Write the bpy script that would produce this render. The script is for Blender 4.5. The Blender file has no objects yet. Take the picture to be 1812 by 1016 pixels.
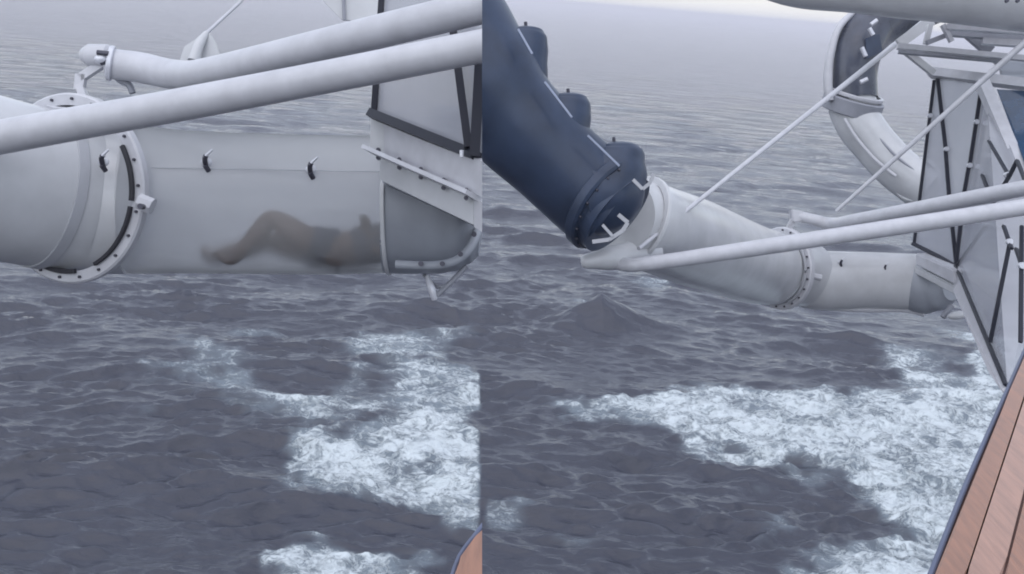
import bpy, bmesh, math, random
import numpy as np
from mathutils import Vector, Matrix

random.seed(7)
rng = np.random.default_rng(11)
SC = bpy.context.scene
COL = SC.collection
R = math.radians

# ------------------------------------------------------------------ camera
CAM_H = 20.0
F = 1943.0                     # focal length in pixels of the 1812 px wide photograph
PITCH = R(14.7); ROLL = R(4.86)
cam_d = bpy.data.cameras.new('camera'); cam = bpy.data.objects.new('camera', cam_d); COL.objects.link(cam)
cam_d.sensor_width = 36.0; cam_d.lens = 36.0 * F / 1812.0
cam_d.clip_start = 0.1; cam_d.clip_end = 60000
MCAM = Matrix.Translation((0, 0, CAM_H)) @ Matrix.Rotation(R(90) - PITCH, 4, 'X') @ Matrix.Rotation(ROLL, 4, 'Z')
cam.matrix_world = MCAM
SC.camera = cam
RC = MCAM.to_3x3()

# ------------------------------------------------------------------ light
W = bpy.data.worlds.new('World'); SC.world = W; W.use_nodes = True
nt = W.node_tree; nt.nodes.clear()
out = nt.nodes.new('ShaderNodeOutputWorld'); bg = nt.nodes.new('ShaderNodeBackground'); sky = nt.nodes.new('ShaderNodeTexSky')
SUN_EL = R(58); SUN_ROT = R(205)
sky.sky_type = 'NISHITA'; sky.sun_disc = False; sky.sun_elevation = SUN_EL; sky.sun_rotation = SUN_ROT
sky.dust_density = 1.0; sky.air_density = 1.3; sky.ozone_density = 2.0
bg.inputs['Strength'].default_value = 0.14
veil = nt.nodes.new('ShaderNodeMix'); veil.data_type = 'RGBA'           # a thin even overcast in front of the blue sky
veil.inputs['Factor'].default_value = 0.62; veil.inputs['B'].default_value = (5.1, 5.2, 5.8, 1)
nt.links.new(sky.outputs[0], veil.inputs['A']); nt.links.new(veil.outputs['Result'], bg.inputs[0]); nt.links.new(bg.outputs[0], out.inputs[0])
sl = bpy.data.lights.new('sun', 'SUN'); sl.energy = 1.0; sl.angle = R(110); sl.color = (1.0, 0.97, 0.94)
sun = bpy.data.objects.new('sun', sl); COL.objects.link(sun)
sd = Vector((math.sin(SUN_ROT) * math.cos(SUN_EL), math.cos(SUN_ROT) * math.cos(SUN_EL), math.sin(SUN_EL)))
sun.rotation_euler = sd.to_track_quat('Z', 'Y').to_euler(); sun.location = sd * 60
SC.view_settings.view_transform = 'Standard'; SC.view_settings.look = 'None'
SC.view_settings.exposure = 0.54; SC.view_settings.gamma = 1.0
SC.render.engine = 'CYCLES'
SC.cycles.transparent_max_bounces = 24
SC.cycles.filter_width = 1.9
SC.cycles.volume_bounces = 1

# ------------------------------------------------------------------ coordinates
def P(px, py, d):
    return MCAM @ Vector(((px - 906) / F * d, -(py - 508) / F * d, -d))
def CV(x, y, z):                       # direction given as right, up, towards the camera
    return (RC @ Vector((x, y, z))).normalized()
def plane_pt(px, py, z):               # where the sight line meets the level plane z
    o = MCAM.translation; v = (P(px, py, 1.0) - o)
    return o + v * ((z - o.z) / v.z)

# ------------------------------------------------------------------ materials
def mat(name, col, rough=0.4, metal=0.0, var=0.12, scale=3.0, bump=0.0, bscale=60, transp=0.0, spec=0.5, streak=None, coat=0.0, frost=0.0):
    m = bpy.data.materials.new(name); m.use_nodes = True
    n = m.node_tree.nodes; l = m.node_tree.links; n.clear()
    o = n.new('ShaderNodeOutputMaterial'); b = n.new('ShaderNodeBsdfPrincipled')
    b.inputs['Roughness'].default_value = rough; b.inputs['Metallic'].default_value = metal
    b.inputs['Specular IOR Level'].default_value = spec
    b.inputs['Coat Weight'].default_value = coat
    tc = n.new('ShaderNodeTexCoord'); mp = n.new('ShaderNodeMapping'); l.new(tc.outputs['Object'], mp.inputs[0])
    if streak: mp.inputs['Scale'].default_value = streak
    nz = n.new('ShaderNodeTexNoise'); nz.inputs['Scale'].default_value = scale; nz.inputs['Detail'].default_value = 6; nz.inputs['Roughness'].default_value = 0.6
    l.new(mp.outputs[0], nz.inputs['Vector'])
    mx = n.new('ShaderNodeMix'); mx.data_type = 'RGBA'
    c = Vector(col)
    mx.inputs['A'].default_value = (*(c * (1 - var)), 1); mx.inputs['B'].default_value = (*(c * (1 + var)), 1)
    rp = n.new('ShaderNodeMapRange'); rp.inputs['From Min'].default_value = 0.3; rp.inputs['From Max'].default_value = 0.7
    l.new(nz.outputs['Fac'], rp.inputs['Value']); l.new(rp.outputs[0], mx.inputs['Factor']); l.new(mx.outputs['Result'], b.inputs['Base Color'])
    rr = n.new('ShaderNodeMapRange'); rr.inputs['To Min'].default_value = rough * 0.8; rr.inputs['To Max'].default_value = min(1, rough * 1.25)
    l.new(nz.outputs['Fac'], rr.inputs['Value']); l.new(rr.outputs[0], b.inputs['Roughness'])
    if bump:
        n2 = n.new('ShaderNodeTexNoise'); n2.inputs['Scale'].default_value = bscale; n2.inputs['Detail'].default_value = 4
        l.new(mp.outputs[0], n2.inputs['Vector'])
        bp = n.new('ShaderNodeBump'); bp.inputs['Strength'].default_value = bump; bp.inputs['Distance'].default_value = 0.01
        l.new(n2.outputs['Fac'], bp.inputs['Height']); l.new(bp.outputs[0], b.inputs['Normal'])
    if transp:
        tr = n.new('ShaderNodeBsdfTransparent'); tr.inputs[0].default_value = (0.97, 0.98, 1.0, 1)
        ms = n.new('ShaderNodeMixShader'); ms.inputs[0].default_value = transp
        if frost:
            rf = n.new('ShaderNodeBsdfRefraction'); rf.inputs['Roughness'].default_value = frost; rf.inputs['IOR'].default_value = 1.12
            m2 = n.new('ShaderNodeMixShader'); m2.inputs[0].default_value = 0.62
            l.new(tr.outputs[0], m2.inputs[1]); l.new(rf.outputs[0], m2.inputs[2]); tr = m2
        l.new(b.outputs[0], ms.inputs[1]); l.new(tr.outputs[0], ms.inputs[2]); l.new(ms.outputs[0], o.inputs[0])
    else:
        l.new(b.outputs[0], o.inputs[0])
    return m
M = {}
M['gel'] = mat('white_gelcoat', (0.53, 0.54, 0.56), 0.24, var=0.13, scale=1.3, bump=0.03, bscale=5)
M['clear'] = mat('translucent_gelcoat', (0.62, 0.63, 0.64), 0.22, var=0.08, scale=1.6, transp=0.80, frost=0.65)
M['paint'] = mat('white_steel_paint', (0.50, 0.505, 0.54), 0.30, var=0.09, scale=6, bump=0.04, bscale=9)
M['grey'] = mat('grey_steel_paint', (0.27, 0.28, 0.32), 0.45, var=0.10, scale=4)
M['band'] = mat('seam_and_shade_gelcoat', (0.40, 0.41, 0.44), 0.5, var=0.08)  # also colours the painted shade bands beside the collars
M['shell'] = mat('grey_and_shaded_gelcoat', (0.30, 0.32, 0.36), 0.42, var=0.10, scale=2.5)  # on the outlet shells, gelcoat darkened for the shade under the cabin
M['navy'] = mat('navy_gelcoat', (0.028, 0.044, 0.083), 0.34, var=0.30, scale=2.2, spec=0.4)
M['navydark'] = mat('dark_navy_rubber', (0.020, 0.034, 0.075), 0.5, var=0.15, scale=2)
M['frame'] = mat('dark_window_frame', (0.016, 0.018, 0.030), 0.5, var=0.15, spec=0.3)
M['rubber'] = mat('black_rubber', (0.02, 0.02, 0.028), 0.6, var=0.2)
M['bolt'] = mat('dark_bolt_steel', (0.06, 0.06, 0.08), 0.4, metal=0.5, var=0.2, scale=20)
M['chrome'] = mat('pale_bracket_and_highlight_metal', (0.62, 0.63, 0.68), 0.3, metal=0.2, var=0.1, scale=12)
M['wood_pale'] = mat('worn_pale_teak', (0.36, 0.205, 0.15), 0.38, var=0.2, scale=5, bump=0.15, bscale=18, streak=(14, 1.2, 1), coat=0.2)
M['edge'] = mat('blue_grey_edging', (0.26, 0.30, 0.40), 0.4, var=0.1)
M['glass'] = mat('tinted_glass', (0.44, 0.45, 0.49), 0.12, var=0.05, scale=1.2, transp=0.42, spec=0.6)
M['blueglass'] = mat('navy_glass', (0.03, 0.07, 0.14), 0.10, var=0.2, transp=0.15)
M['smoke'] = mat('smoked_tube_acrylic', (0.060, 0.068, 0.095), 0.18, var=0.4, scale=1.6, transp=0.10)
M['wood'] = mat('varnished_teak', (0.28, 0.135, 0.082), 0.38, var=0.22, scale=5, bump=0.15, bscale=18, streak=(14, 1.2, 1), coat=0.2)
M['wooddark'] = mat('teak_caulking', (0.10, 0.045, 0.035), 0.6, var=0.2)
M['seal'] = mat('blue_grey_edge_seal', (0.10, 0.12, 0.19), 0.5, var=0.15)
M['skin'] = mat('tanned_skin', (0.085, 0.050, 0.038), 0.5, var=0.08, scale=8)
M['shorts'] = mat('navy_swim_shorts', (0.020, 0.024, 0.045), 0.8, var=0.2, scale=20)
M['shirt'] = mat('dark_rash_shirt', (0.045, 0.045, 0.062), 0.8, var=0.2, scale=20)
M['hair'] = mat('dark_brown_hair', (0.03, 0.018, 0.012), 0.6, var=0.3, scale=60)

# ------------------------------------------------------------------ object helpers
def obj(name, bm, m, parent=None, smooth=True, sharp=35):
    bmesh.ops.recalc_face_normals(bm, faces=bm.faces[:])
    me = bpy.data.meshes.new(name); bm.to_mesh(me); bm.free()
    if smooth:
        me.shade_smooth()
        me.set_sharp_from_angle(angle=R(sharp))
    me.materials.append(M[m] if isinstance(m, str) else m)
    o = bpy.data.objects.new(name, me); COL.objects.link(o)
    if parent is not None:
        o.parent = parent; o.matrix_parent_inverse = parent.matrix_basis.inverted()
    return o
def tag(o, label, cat, group=None):
    o['label'] = label; o['category'] = cat
    if group: o['group'] = group
    return o
def thing(name, label, cat, loc, group=None):
    o = bpy.data.objects.new(name, None); COL.objects.link(o); o.location = loc; o.empty_display_size = 0.2
    bpy.context.evaluated_depsgraph_get
    return tag(o, label, cat, group)

# the first panel of the diptych ends at this upright plane
SEAM_N = (P(853, 0, 1) - MCAM.translation).cross(P(853, 1016, 1) - MCAM.translation).normalized()
if SEAM_N.dot(P(900, 500, 5) - MCAM.translation) < 0: SEAM_N = -SEAM_N
def cut(bm, keep_left):
    g = bm.verts[:] + bm.edges[:] + bm.faces[:]
    r = bmesh.ops.bisect_plane(bm, geom=g, plane_co=MCAM.translation, plane_no=SEAM_N, clear_outer=keep_left, clear_inner=not keep_left)
    e = [x for x in r['geom_cut'] if isinstance(x, bmesh.types.BMEdge)]
    if e: bmesh.ops.holes_fill(bm, edges=bm.edges[:], sides=0)
    return bm

def smooth_path(pts, rad, sub):
    if sub <= 1 or len(pts) < 3: return pts, rad
    op, orr = [], []
    n = len(pts)
    for i in range(n - 1):
        p0 = pts[max(i - 1, 0)]; p1 = pts[i]; p2 = pts[i + 1]; p3 = pts[min(i + 2, n - 1)]
        for k in range(sub):
            t = k / sub
            op.append(0.5 * ((2 * p1) + (p2 - p0) * t + (2 * p0 - 5 * p1 + 4 * p2 - p3) * t * t + (3 * p1 - p0 - 3 * p2 + p3) * t ** 3))
            s = t * t * (3 - 2 * t); orr.append(rad[i] * (1 - s) + rad[i + 1] * s)
    op.append(pts[-1]); orr.append(rad[-1])
    return op, orr
def tube(pts, rad, n=24, sub=6, cap=True, wall=0.0, bm=None):
    bm = bm or bmesh.new()
    if not isinstance(rad, (list, tuple)): rad = [rad] * len(pts)
    pts, rad = smooth_path([Vector(p) for p in pts], list(rad), sub)
    up = None; rings = []; inner = []
    for i, p in enumerate(pts):
        t = (pts[min(i + 1, len(pts) - 1)] - pts[max(i - 1, 0)]).normalized()
        if up is None:
            up = Vector((0, 0, 1)) if abs(t.z) < 0.9 else Vector((1, 0, 0))
        x = up.cross(t).normalized(); up = t.cross(x).normalized()
        def ring(r): return [bm.verts.new(p + (x * math.cos(a) + up * math.sin(a)) * r) for a in (2 * math.pi * k / n for k in range(n))]
        rings.append(ring(rad[i]))
        if wall: inner.append(ring(rad[i] - wall))
    def skin(rs):
        for a, b in zip(rs, rs[1:]):
            for k in range(n): bm.faces.new((a[k], a[(k + 1) % n], b[(k + 1) % n], b[k]))
    skin(rings)
    if wall:
        skin(inner)
        for a, b in ((rings[0], inner[0]), (rings[-1], inner[-1])):
            for k in range(n): bm.faces.new((a[k], a[(k + 1) % n], b[(k + 1) % n], b[k]))
    elif cap:
        bm.faces.new(rings[0][::-1]); bm.faces.new(rings[-1])
    return bm
def bar(p1, p2, w, h, up=None, bm=None):
    bm = bm or bmesh.new()
    p1 = Vector(p1); p2 = Vector(p2); t = (p2 - p1).normalized(); up = up or CV(0, 0, 1)
    x = t.cross(up).normalized(); y = x.cross(t).normalized()
    v = [bm.verts.new(p + x * (sx * w / 2) + y * (sy * h / 2)) for p in (p1, p2) for sx, sy in ((-1, -1), (1, -1), (1, 1), (-1, 1))]
    for f in ((0, 1, 2, 3), (7, 6, 5, 4), (0, 4, 5, 1), (1, 5, 6, 2), (2, 6, 7, 3), (3, 7, 4, 0)): bm.faces.new([v[i] for i in f])
    return bm
def slab(pts, depth, direction=None, bev=0.0):           # polygon given real thickness along a direction
    bm = bmesh.new(); pts = [Vector(p) for p in pts]
    nrm = Vector((0, 0, 0))
    for i in range(len(pts)): nrm += (pts[i] - pts[0]).cross(pts[(i + 1) % len(pts)] - pts[0])
    nrm.normalize()
    if nrm.dot(MCAM.translation - pts[0]) > 0: nrm = -nrm
    d = (direction or nrm) * depth
    a = [bm.verts.new(p) for p in pts]; b = [bm.verts.new(p + d) for p in pts]
    bm.faces.new(a); bm.faces.new(b[::-1])
    for i in range(len(pts)):
        j = (i + 1) % len(pts); bm.faces.new((a[i], b[i], b[j], a[j]))
    if bev: bmesh.ops.bevel(bm, geom=bm.edges[:], offset=bev, segments=2, affect='EDGES')
    return bm
def ring(c, nrm, r_in, r_out, width, n=64, a0=0, a1=360, upv=None, bm=None):
    bm = bm or bmesh.new(); nrm = nrm.normalized()
    u = (upv or CV(0, 1, 0)); x = u.cross(nrm).normalized(); y = nrm.cross(x).normalized()
    full = abs(a1 - a0) >= 360; k = n if full else n + 1; rs = []
    ch = min(width, r_out - r_in) * 0.18
    prof = [(r_in, -1, 0), (r_out - ch, -1, 0), (r_out, -1, ch), (r_out, 1, -ch), (r_out - ch, 1, 0), (r_in, 1, 0)]
    for i in range(k):
        a = R(a0 + (a1 - a0) * i / n); dv = x * math.cos(a) + y * math.sin(a)
        rs.append([bm.verts.new(c + dv * r + nrm * (s * width / 2 + o)) for r, s, o in prof])
    m = len(prof)
    for i in range(n):
        A = rs[i]; B = rs[(i + 1) % k]
        for j in range(m): bm.faces.new((A[j], A[(j + 1) % m], B[(j + 1) % m], B[j]))
    if not full: bm.faces.new(rs[0]); bm.faces.new(rs[-1][::-1])
    return bm
def disc_stud(c, nrm, r, h, n=10, bm=None):
    return tube([c - nrm * h * 0.3, c + nrm * h], r, n=n, sub=1, bm=bm)
def blob(c, ax, ay, az, u=20, v=12, bm=None):            # ellipsoid with three axis vectors
    bm = bm or bmesh.new(); rows = []
    for i in range(1, v):
        t = math.pi * i / v
        rows.append([bm.verts.new(c + ax * (math.sin(t) * math.cos(2 * math.pi * k / u)) + ay * (math.sin(t) * math.sin(2 * math.pi * k / u)) + az * math.cos(t)) for k in range(u)])
    n0 = bm.verts.new(c + az); s0 = bm.verts.new(c - az)
    for a, b in zip(rows, rows[1:]):
        for k in range(u): bm.faces.new((a[k], a[(k + 1) % u], b[(k + 1) % u], b[k]))
    for k in range(u):
        bm.faces.new((n0, rows[0][(k + 1) % u], rows[0][k])); bm.faces.new((s0, rows[-1][k], rows[-1][(k + 1) % u]))
    return bm

# ------------------------------------------------------------------ the sea
def ground(px, py):
    p = plane_pt(px, py, 0.0); return (p.x, p.y)
FOAM = [  # outline seen in the photograph (brought down to the water), density, edge softness in metres
    ([(480, 785), (530, 772), (600, 778), (680, 760), (740, 720), (853, 670), (853, 960), (800, 930), (740, 900), (690, 885), (600, 875), (545, 860), (520, 820)], 1.0, 1.6),
    ([(525, 1016), (550, 950), (640, 930), (720, 960), (800, 1000), (853, 1060), (853, 1120), (500, 1120)], 0.95, 1.3),
    ([(285, 610), (400, 590), (450, 640), (540, 680), (650, 650), (640, 720), (520, 745), (390, 730), (300, 700), (290, 650)], 0.70, 3.5),
    ([(620, 620), (700, 580), (770, 585), (853, 600), (853, 720), (740, 730), (680, 700), (690, 650)], 0.66, 3.0),
    ([(1045, 718), (1110, 695), (1180, 685), (1320, 690), (1480, 690), (1570, 690), (1650, 650), (1720, 590), (1900, 560), (1900, 1120), (1330, 1120), (1370, 1000), (1450, 950), (1530, 930), (1545, 920), (1495, 880), (1450, 850), (1400, 835), (1350, 830), (1250, 825), (1180, 790), (1150, 765), (1080, 742)], 0.98, 1.5),
    ([(1160, 760), (1260, 800), (1380, 850), (1450, 880), (1500, 930), (1560, 950), (1600, 900), (1500, 800), (1300, 740)], 0.66, 2.5),
    ([(1600, 600), (1700, 570), (1760, 640), (1700, 700), (1600, 690)], 0.6, 4.0),
    ([(860, 910), (920, 900), (1000, 905), (1035, 925), (1010, 945), (930, 935), (870, 930)], 0.44, 1.1),
    ([(1032, 560), (1052, 540), (1062, 532), (1070, 540), (1050, 556)], 0.75, 0.7),
    ([(1170, 505), (1210, 498), (1225, 508), (1180, 514)], 0.62, 2.0),
]
def poly_sd(x, y, pts):
    n = len(pts); d = np.full(x.shape, 1e9); inside = np.zeros(x.shape, bool)
    for i in range(n):
        ax, ay = pts[i]; bx, by = pts[(i + 1) % n]
        ex, ey = bx - ax, by - ay
        t = np.clip(((x - ax) * ex + (y - ay) * ey) / (ex * ex + ey * ey + 1e-9), 0, 1)
        d = np.minimum(d, np.hypot(x - ax - t * ex, y - ay - t * ey))
        c = ((ay > y) != (by > y)) & (x < ex * (y - ay) / (by - ay + 1e-12) + ax)
        inside ^= c
    return np.where(inside, d, -d)
def lattice(x, y, seed):                                 # smooth value noise, -1..1
    g = np.random.default_rng(seed).random((256, 256)) * 2 - 1
    xi = np.floor(x).astype(np.int64); yi = np.floor(y).astype(np.int64); fx = x - xi; fy = y - yi
    fx = fx * fx * fx * (fx * (fx * 6 - 15) + 10); fy = fy * fy * fy * (fy * (fy * 6 - 15) + 10)
    a = g[xi & 255, yi & 255]; b = g[(xi + 1) & 255, yi & 255]; c = g[xi & 255, (yi + 1) & 255]; d = g[(xi + 1) & 255, (yi + 1) & 255]
    return (a * (1 - fx) + b * fx) * (1 - fy) + (c * (1 - fx) + d * fx) * fy
def fbm(x, y, seed, octs=4, gain=0.5):
    v = 0; a = 1.0
    for i in range(octs):
        v = v + a * lattice(x + 17.3 * i, y - 9.1 * i, seed + i); x, y = 1.73 * x + 1.02 * y, 1.73 * y - 1.02 * x; a *= gain
    return v
def build_sea():
    el = R(38.0)
    dense = np.radians(np.linspace(-36, 36, 1130)); sparse = np.radians(np.arange(39, 322, 3.0))
    ang = np.concatenate([dense, sparse])
    rr = np.concatenate([[0.02, 4, 9, 14, 19], CAM_H / np.tan(np.linspace(el, R(3.0), 620)), CAM_H / np.tan(np.radians(np.geomspace(2.97, 0.20, 120)))])
    A, RR = np.meshgrid(ang, rr)
    X = RR * np.sin(A); Y = RR * np.cos(A)
    dA = np.concatenate([np.full(len(dense), dense[1] - dense[0]), np.full(len(sparse), R(3))])
    sp = np.maximum(np.gradient(rr)[:, None] * 0.75, RR * dA[None, :])
    # slow warping keeps the wave trains from repeating
    wx = X + 1.3 * np.sin(0.11 * X + 0.07 * Y + 1) + 0.7 * np.sin(0.31 * Y - 0.12 * X)
    wy = Y + 1.6 * np.sin(0.09 * X - 0.05 * Y + 2) + 0.8 * np.sin(0.27 * X + 0.22 * Y + 4)
    Z = np.zeros_like(X); DX = np.zeros_like(X); DY = np.zeros_like(X)
    heading = R(96)
    for i in range(110):
        lam = 0.7 * (12 / 0.7) ** (rng.random() ** 1.2)
        th = heading + rng.normal(0, 0.33)
        k = 2 * math.pi / lam; kx, ky = math.cos(th) * k, math.sin(th) * k
        amp = 0.0138 * lam ** 0.55 * (0.5 + rng.random())
        ph = rng.random() * 6.283
        q = kx * wx + ky * wy + ph
        # gustiness: each train swells and fades
        env = 0.65 + 0.5 * np.sin(0.19 * k * (X * math.sin(th * 3) + Y * math.cos(th * 2)) + ph * 3)
        att = np.clip((lam / sp - 2.2) / 3.0, 0, 1) * amp * env
        Z += att * np.sin(q); c = np.cos(q) * att
        DX -= c * math.cos(th) * -1.0; DY -= c * math.sin(th) * -1.0
    gust = np.clip(1.0 + 0.5 * fbm(X * .10, Y * .17, 91, 3), .5, 1.4)
    Z *= gust; DX *= gust; DY *= gust
    nearw = np.clip((1.2 / sp - 2.2) / 3.0, 0, 1)
    n1 = fbm(X * .50 + .15 * Y, Y * 1.0 - .12 * X, 131, 3, .45)
    Z += nearw * 0.13 * (0.45 - np.abs(n1)) * gust             # sharp-crested chop
    # the steep little peak in front of the slide
    def peak(px, py, w1, w2, h, rot):
        gx, gy = ground(px, py); u = (X - gx) * math.cos(rot) + (Y - gy) * math.sin(rot); v = -(X - gx) * math.sin(rot) + (Y - gy) * math.cos(rot)
        return h * np.exp(-(np.abs(u) / w1) ** 1.3 - (v / w2) ** 2)
    Z += peak(1060, 575, 1.8, 1.7, 1.6, 0.05) + peak(1105, 575, 3.8, 1.6, 0.75, -0.05) + peak(1010, 580, 1.6, 1.2, 0.5, 0.2)
    Z += peak(1195, 520, 1.4, 1.6, 0.55, 0)
    foam = np.zeros_like(X)
    side = (X - 0) * SEAM_N.x + Y * SEAM_N.y            # metres beyond the seam plane on the water
    g = [ground(853, 560), ground(853, 1000)]
    tx, ty = g[1][0] - g[0][0], g[1][1] - g[0][1]; ln = math.hypot(tx, ty)
    side = ((X - g[0][0]) * ty - (Y - g[0][1]) * tx) / ln
    gl = ground(700, 800); sgn = np.sign((gl[0] - g[0][0]) * ty - (gl[1] - g[0][1]) * tx)
    side = side * sgn                                    # positive left of the seam
    wob = 1.6 * fbm(X * .28, Y * .34, 77, 4, .6)
    for pts, dens, soft in FOAM:
        w = [ground(*p) for p in pts]
        sd_ = poly_sd(X, Y, w) + wob * (0.6 + soft * 0.35)
        f = np.clip((sd_ + soft * 0.6) / (2 * soft), 0, 1); f = f * f * (3 - 2 * f) * dens
        left = np.mean([p[0] for p in pts]) < 853
        m = np.clip((side if left else -side) / 0.25, 0, 1)
        foam = np.maximum(foam, f * m)
    ch = foam * (0.13 * fbm(X * .55, Y * .7, 5, 5, .55) + 0.10 * (0.5 - np.abs(fbm(X * 1.3, Y * 1.6, 31, 3))))
    fade = np.clip(1 - RR / 260, 0, 1)
    Z += ch * fade * 1.9 + foam * 0.08
    X2 = X + DX * 0.45; Y2 = Y + DY * 0.45
    nr, nc = X.shape
    co = np.stack([X2, Y2, Z], -1).reshape(-1, 3).astype(np.float32)
    idx = np.arange(nr * nc).reshape(nr, nc)
    a = idx[:-1, :]; b = idx[1:, :]
    quads = np.stack([a, b, np.roll(b, -1, 1), np.roll(a, -1, 1)], -1).reshape(-1, 4)
    me = bpy.data.meshes.new('sea'); me.vertices.add(len(co)); me.vertices.foreach_set('co', co.ravel())
    me.loops.add(quads.size); me.loops.foreach_set('vertex_index', quads.ravel().astype(np.int32))
    me.polygons.add(len(quads)); me.polygons.foreach_set('loop_start', np.arange(0, quads.size, 4, dtype=np.int32))
    me.update(calc_edges=True); me.validate()
    at = me.attributes.new('foam', 'FLOAT', 'POINT'); at.data.foreach_set('value', foam.ravel().astype(np.float32))
    me.shade_smooth()
    o = bpy.data.objects.new('sea', me); COL.objects.link(o); o['kind'] = 'structure'
    # water material
    m = bpy.data.materials.new('sea_water'); m.use_nodes = True; n = m.node_tree.nodes; l = m.node_tree.links; n.clear()
    def N(t, **k):
        x = n.new(t)
        for a_, v_ in k.items(): x.inputs[a_.replace('_', ' ')].default_value = v_
        return x
    def MATH(op, a_, b_=None, clamp=False):
        x = n.new('ShaderNodeMath'); x.operation = op; x.use_clamp = clamp
        for i_, v_ in enumerate((a_, b_)):
            if v_ is None: continue
            if isinstance(v_, (int, float)): x.inputs[i_].default_value = v_
            else: l.new(v_, x.inputs[i_])
        return x.outputs[0]
    def RANGE(v_, a_, b_, c_=0.0, d_=1.0):
        x = n.new('ShaderNodeMapRange'); x.interpolation_type = 'SMOOTHSTEP'
        for i_, q_ in enumerate((a_, b_, c_, d_)): x.inputs[i_ + 1].default_value = q_
        l.new(v_, x.inputs[0]); return x.outputs[0]
    tc = N('ShaderNodeTexCoord'); pos = tc.outputs['Object']
    fa = n.new('ShaderNodeAttribute'); fa.attribute_name = 'foam'; fd = fa.outputs['Fac']
    mp = n.new('ShaderNodeMapping'); mp.inputs['Scale'].default_value = (0.8, 1.15, 1); l.new(pos, mp.inputs[0])
    w1 = N('ShaderNodeTexNoise', Scale=0.9, Detail=3.0); l.new(mp.outputs[0], w1.inputs['Vector'])
    wv = n.new('ShaderNodeVectorMath'); wv.operation = 'MULTIPLY_ADD'; wv.inputs[1].default_value = (1.5, 1.5, 1.5)
    l.new(w1.outputs['Color'], wv.inputs[0]); l.new(mp.outputs[0], wv.inputs[2])
    na = N('ShaderNodeTexNoise', Scale=0.42, Detail=10.0, Roughness=0.70, Distortion=0.3); l.new(wv.outputs[0], na.inputs['Vector'])
    nb = N('ShaderNodeTexNoise', Scale=1.5, Detail=7.0, Roughness=0.62, Distortion=1.2); l.new(wv.outputs[0], nb.inputs['Vector'])
    vo = n.new('ShaderNodeTexVoronoi'); vo.feature = 'DISTANCE_TO_EDGE'; vo.inputs['Scale'].default_value = 1.15; l.new(wv.outputs[0], vo.inputs['Vector'])
    lace = RANGE(vo.outputs['Distance'], 0.0, 0.20, 1.0, 0.0)
    ridge = RANGE(MATH('ABSOLUTE', MATH('SUBTRACT', nb.outputs['Fac'], 0.5)), 0.0, 0.09, 1.0, 0.0)
    nf = N('ShaderNodeTexNoise', Scale=4.2, Detail=5.0, Roughness=0.7, Distortion=0.2); l.new(wv.outputs[0], nf.inputs['Vector'])
    ridge2 = RANGE(MATH('ABSOLUTE', MATH('SUBTRACT', nf.outputs['Fac'], 0.5)), 0.0, 0.10, 1.0, 0.0)
    nsum = MATH('MULTIPLY', MATH('SUBTRACT', na.outputs['Fac'], 0.5), 3.4)
    nsum = MATH('ADD', nsum, MATH('MULTIPLY', MATH('SUBTRACT', ridge, 0.45), 0.42))
    nsum = MATH('ADD', nsum, MATH('MULTIPLY', MATH('SUBTRACT', lace, 0.35), 0.30))
    nsum = MATH('ADD', nsum, MATH('MULTIPLY', MATH('SUBTRACT', ridge2, 0.45), 0.18))
    v = MATH('ADD', MATH('MULTIPLY', fd, 1.0), MATH('MULTIPLY', nsum, MATH('MINIMUM', MATH('MULTIPLY', fd, 2.0), 1.0)))
    fac = RANGE(v, 0.35, 1.35)
    fac = MATH('MULTIPLY', fac, 0.97)
    turb = RANGE(MATH('ADD', fd, MATH('MULTIPLY', MATH('SUBTRACT', na.outputs['Fac'], 0.5), fd)), 0.02, 0.75, 0.0, 0.9)
    wat = N('ShaderNodeBsdfPrincipled', Roughness=0.07, IOR=1.42)
    wc = n.new('ShaderNodeMix'); wc.data_type = 'RGBA'; wc.inputs['A'].default_value = (0.030, 0.034, 0.052, 1); wc.inputs['B'].default_value = (0.16, 0.20, 0.235, 1)
    l.new(turb, wc.inputs['Factor']); l.new(wc.outputs['Result'], wat.inputs['Base Color'])
    fo = N('ShaderNodeBsdfPrincipled', Roughness=0.75); fo.inputs['Base Color'].default_value = (0.60, 0.66, 0.69, 1)
    # ripples too small for the mesh
    m2 = n.new('ShaderNodeMapping'); m2.inputs['Scale'].default_value = (0.5, 1.1, 1); m2.inputs['Rotation'].default_value = (0, 0, 0.12); l.new(pos, m2.inputs[0])
    r1 = N('ShaderNodeTexNoise', Scale=2.2, Detail=5.0, Roughness=0.55, Distortion=0.4); l.new(m2.outputs[0], r1.inputs['Vector'])
    r2 = N('ShaderNodeTexNoise', Scale=0.35, Detail=3.0, Roughness=0.5); l.new(m2.outputs[0], r2.inputs['Vector'])
    hh = MATH('MULTIPLY', r1.outputs['Fac'], MATH('ADD', MATH('MULTIPLY', r2.outputs['Fac'], 1.2), 0.1))
    hh = MATH('ADD', hh, MATH('MULTIPLY', fac, 0.25))
    hh = MATH('ADD', hh, MATH('MULTIPLY', MATH('MULTIPLY', nb.outputs['Fac'], fd), 1.2))
    m3 = n.new('ShaderNodeMapping'); m3.inputs['Scale'].default_value = (0.5, 1.5, 1); m3.inputs['Rotation'].default_value = (0, 0, 0.08); l.new(pos, m3.inputs[0])
    r3 = N('ShaderNodeTexNoise', Scale=0.16, Detail=6.0, Roughness=0.6, Distortion=0.8); l.new(m3.outputs[0], r3.inputs['Vector'])
    dist = n.new('ShaderNodeVectorMath'); dist.operation = 'LENGTH'; l.new(pos, dist.inputs[0])
    hh = MATH('ADD', hh, MATH('MULTIPLY', r3.outputs['Fac'], RANGE(dist.outputs['Value'], 60, 300, 1.0, 14.0)))
    bp = N('ShaderNodeBump', Strength=0.9, Distance=0.17); l.new(hh, bp.inputs['Height'])
    l.new(bp.outputs[0], wat.inputs['Normal']); l.new(bp.outputs[0], fo.inputs['Normal'])
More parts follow.
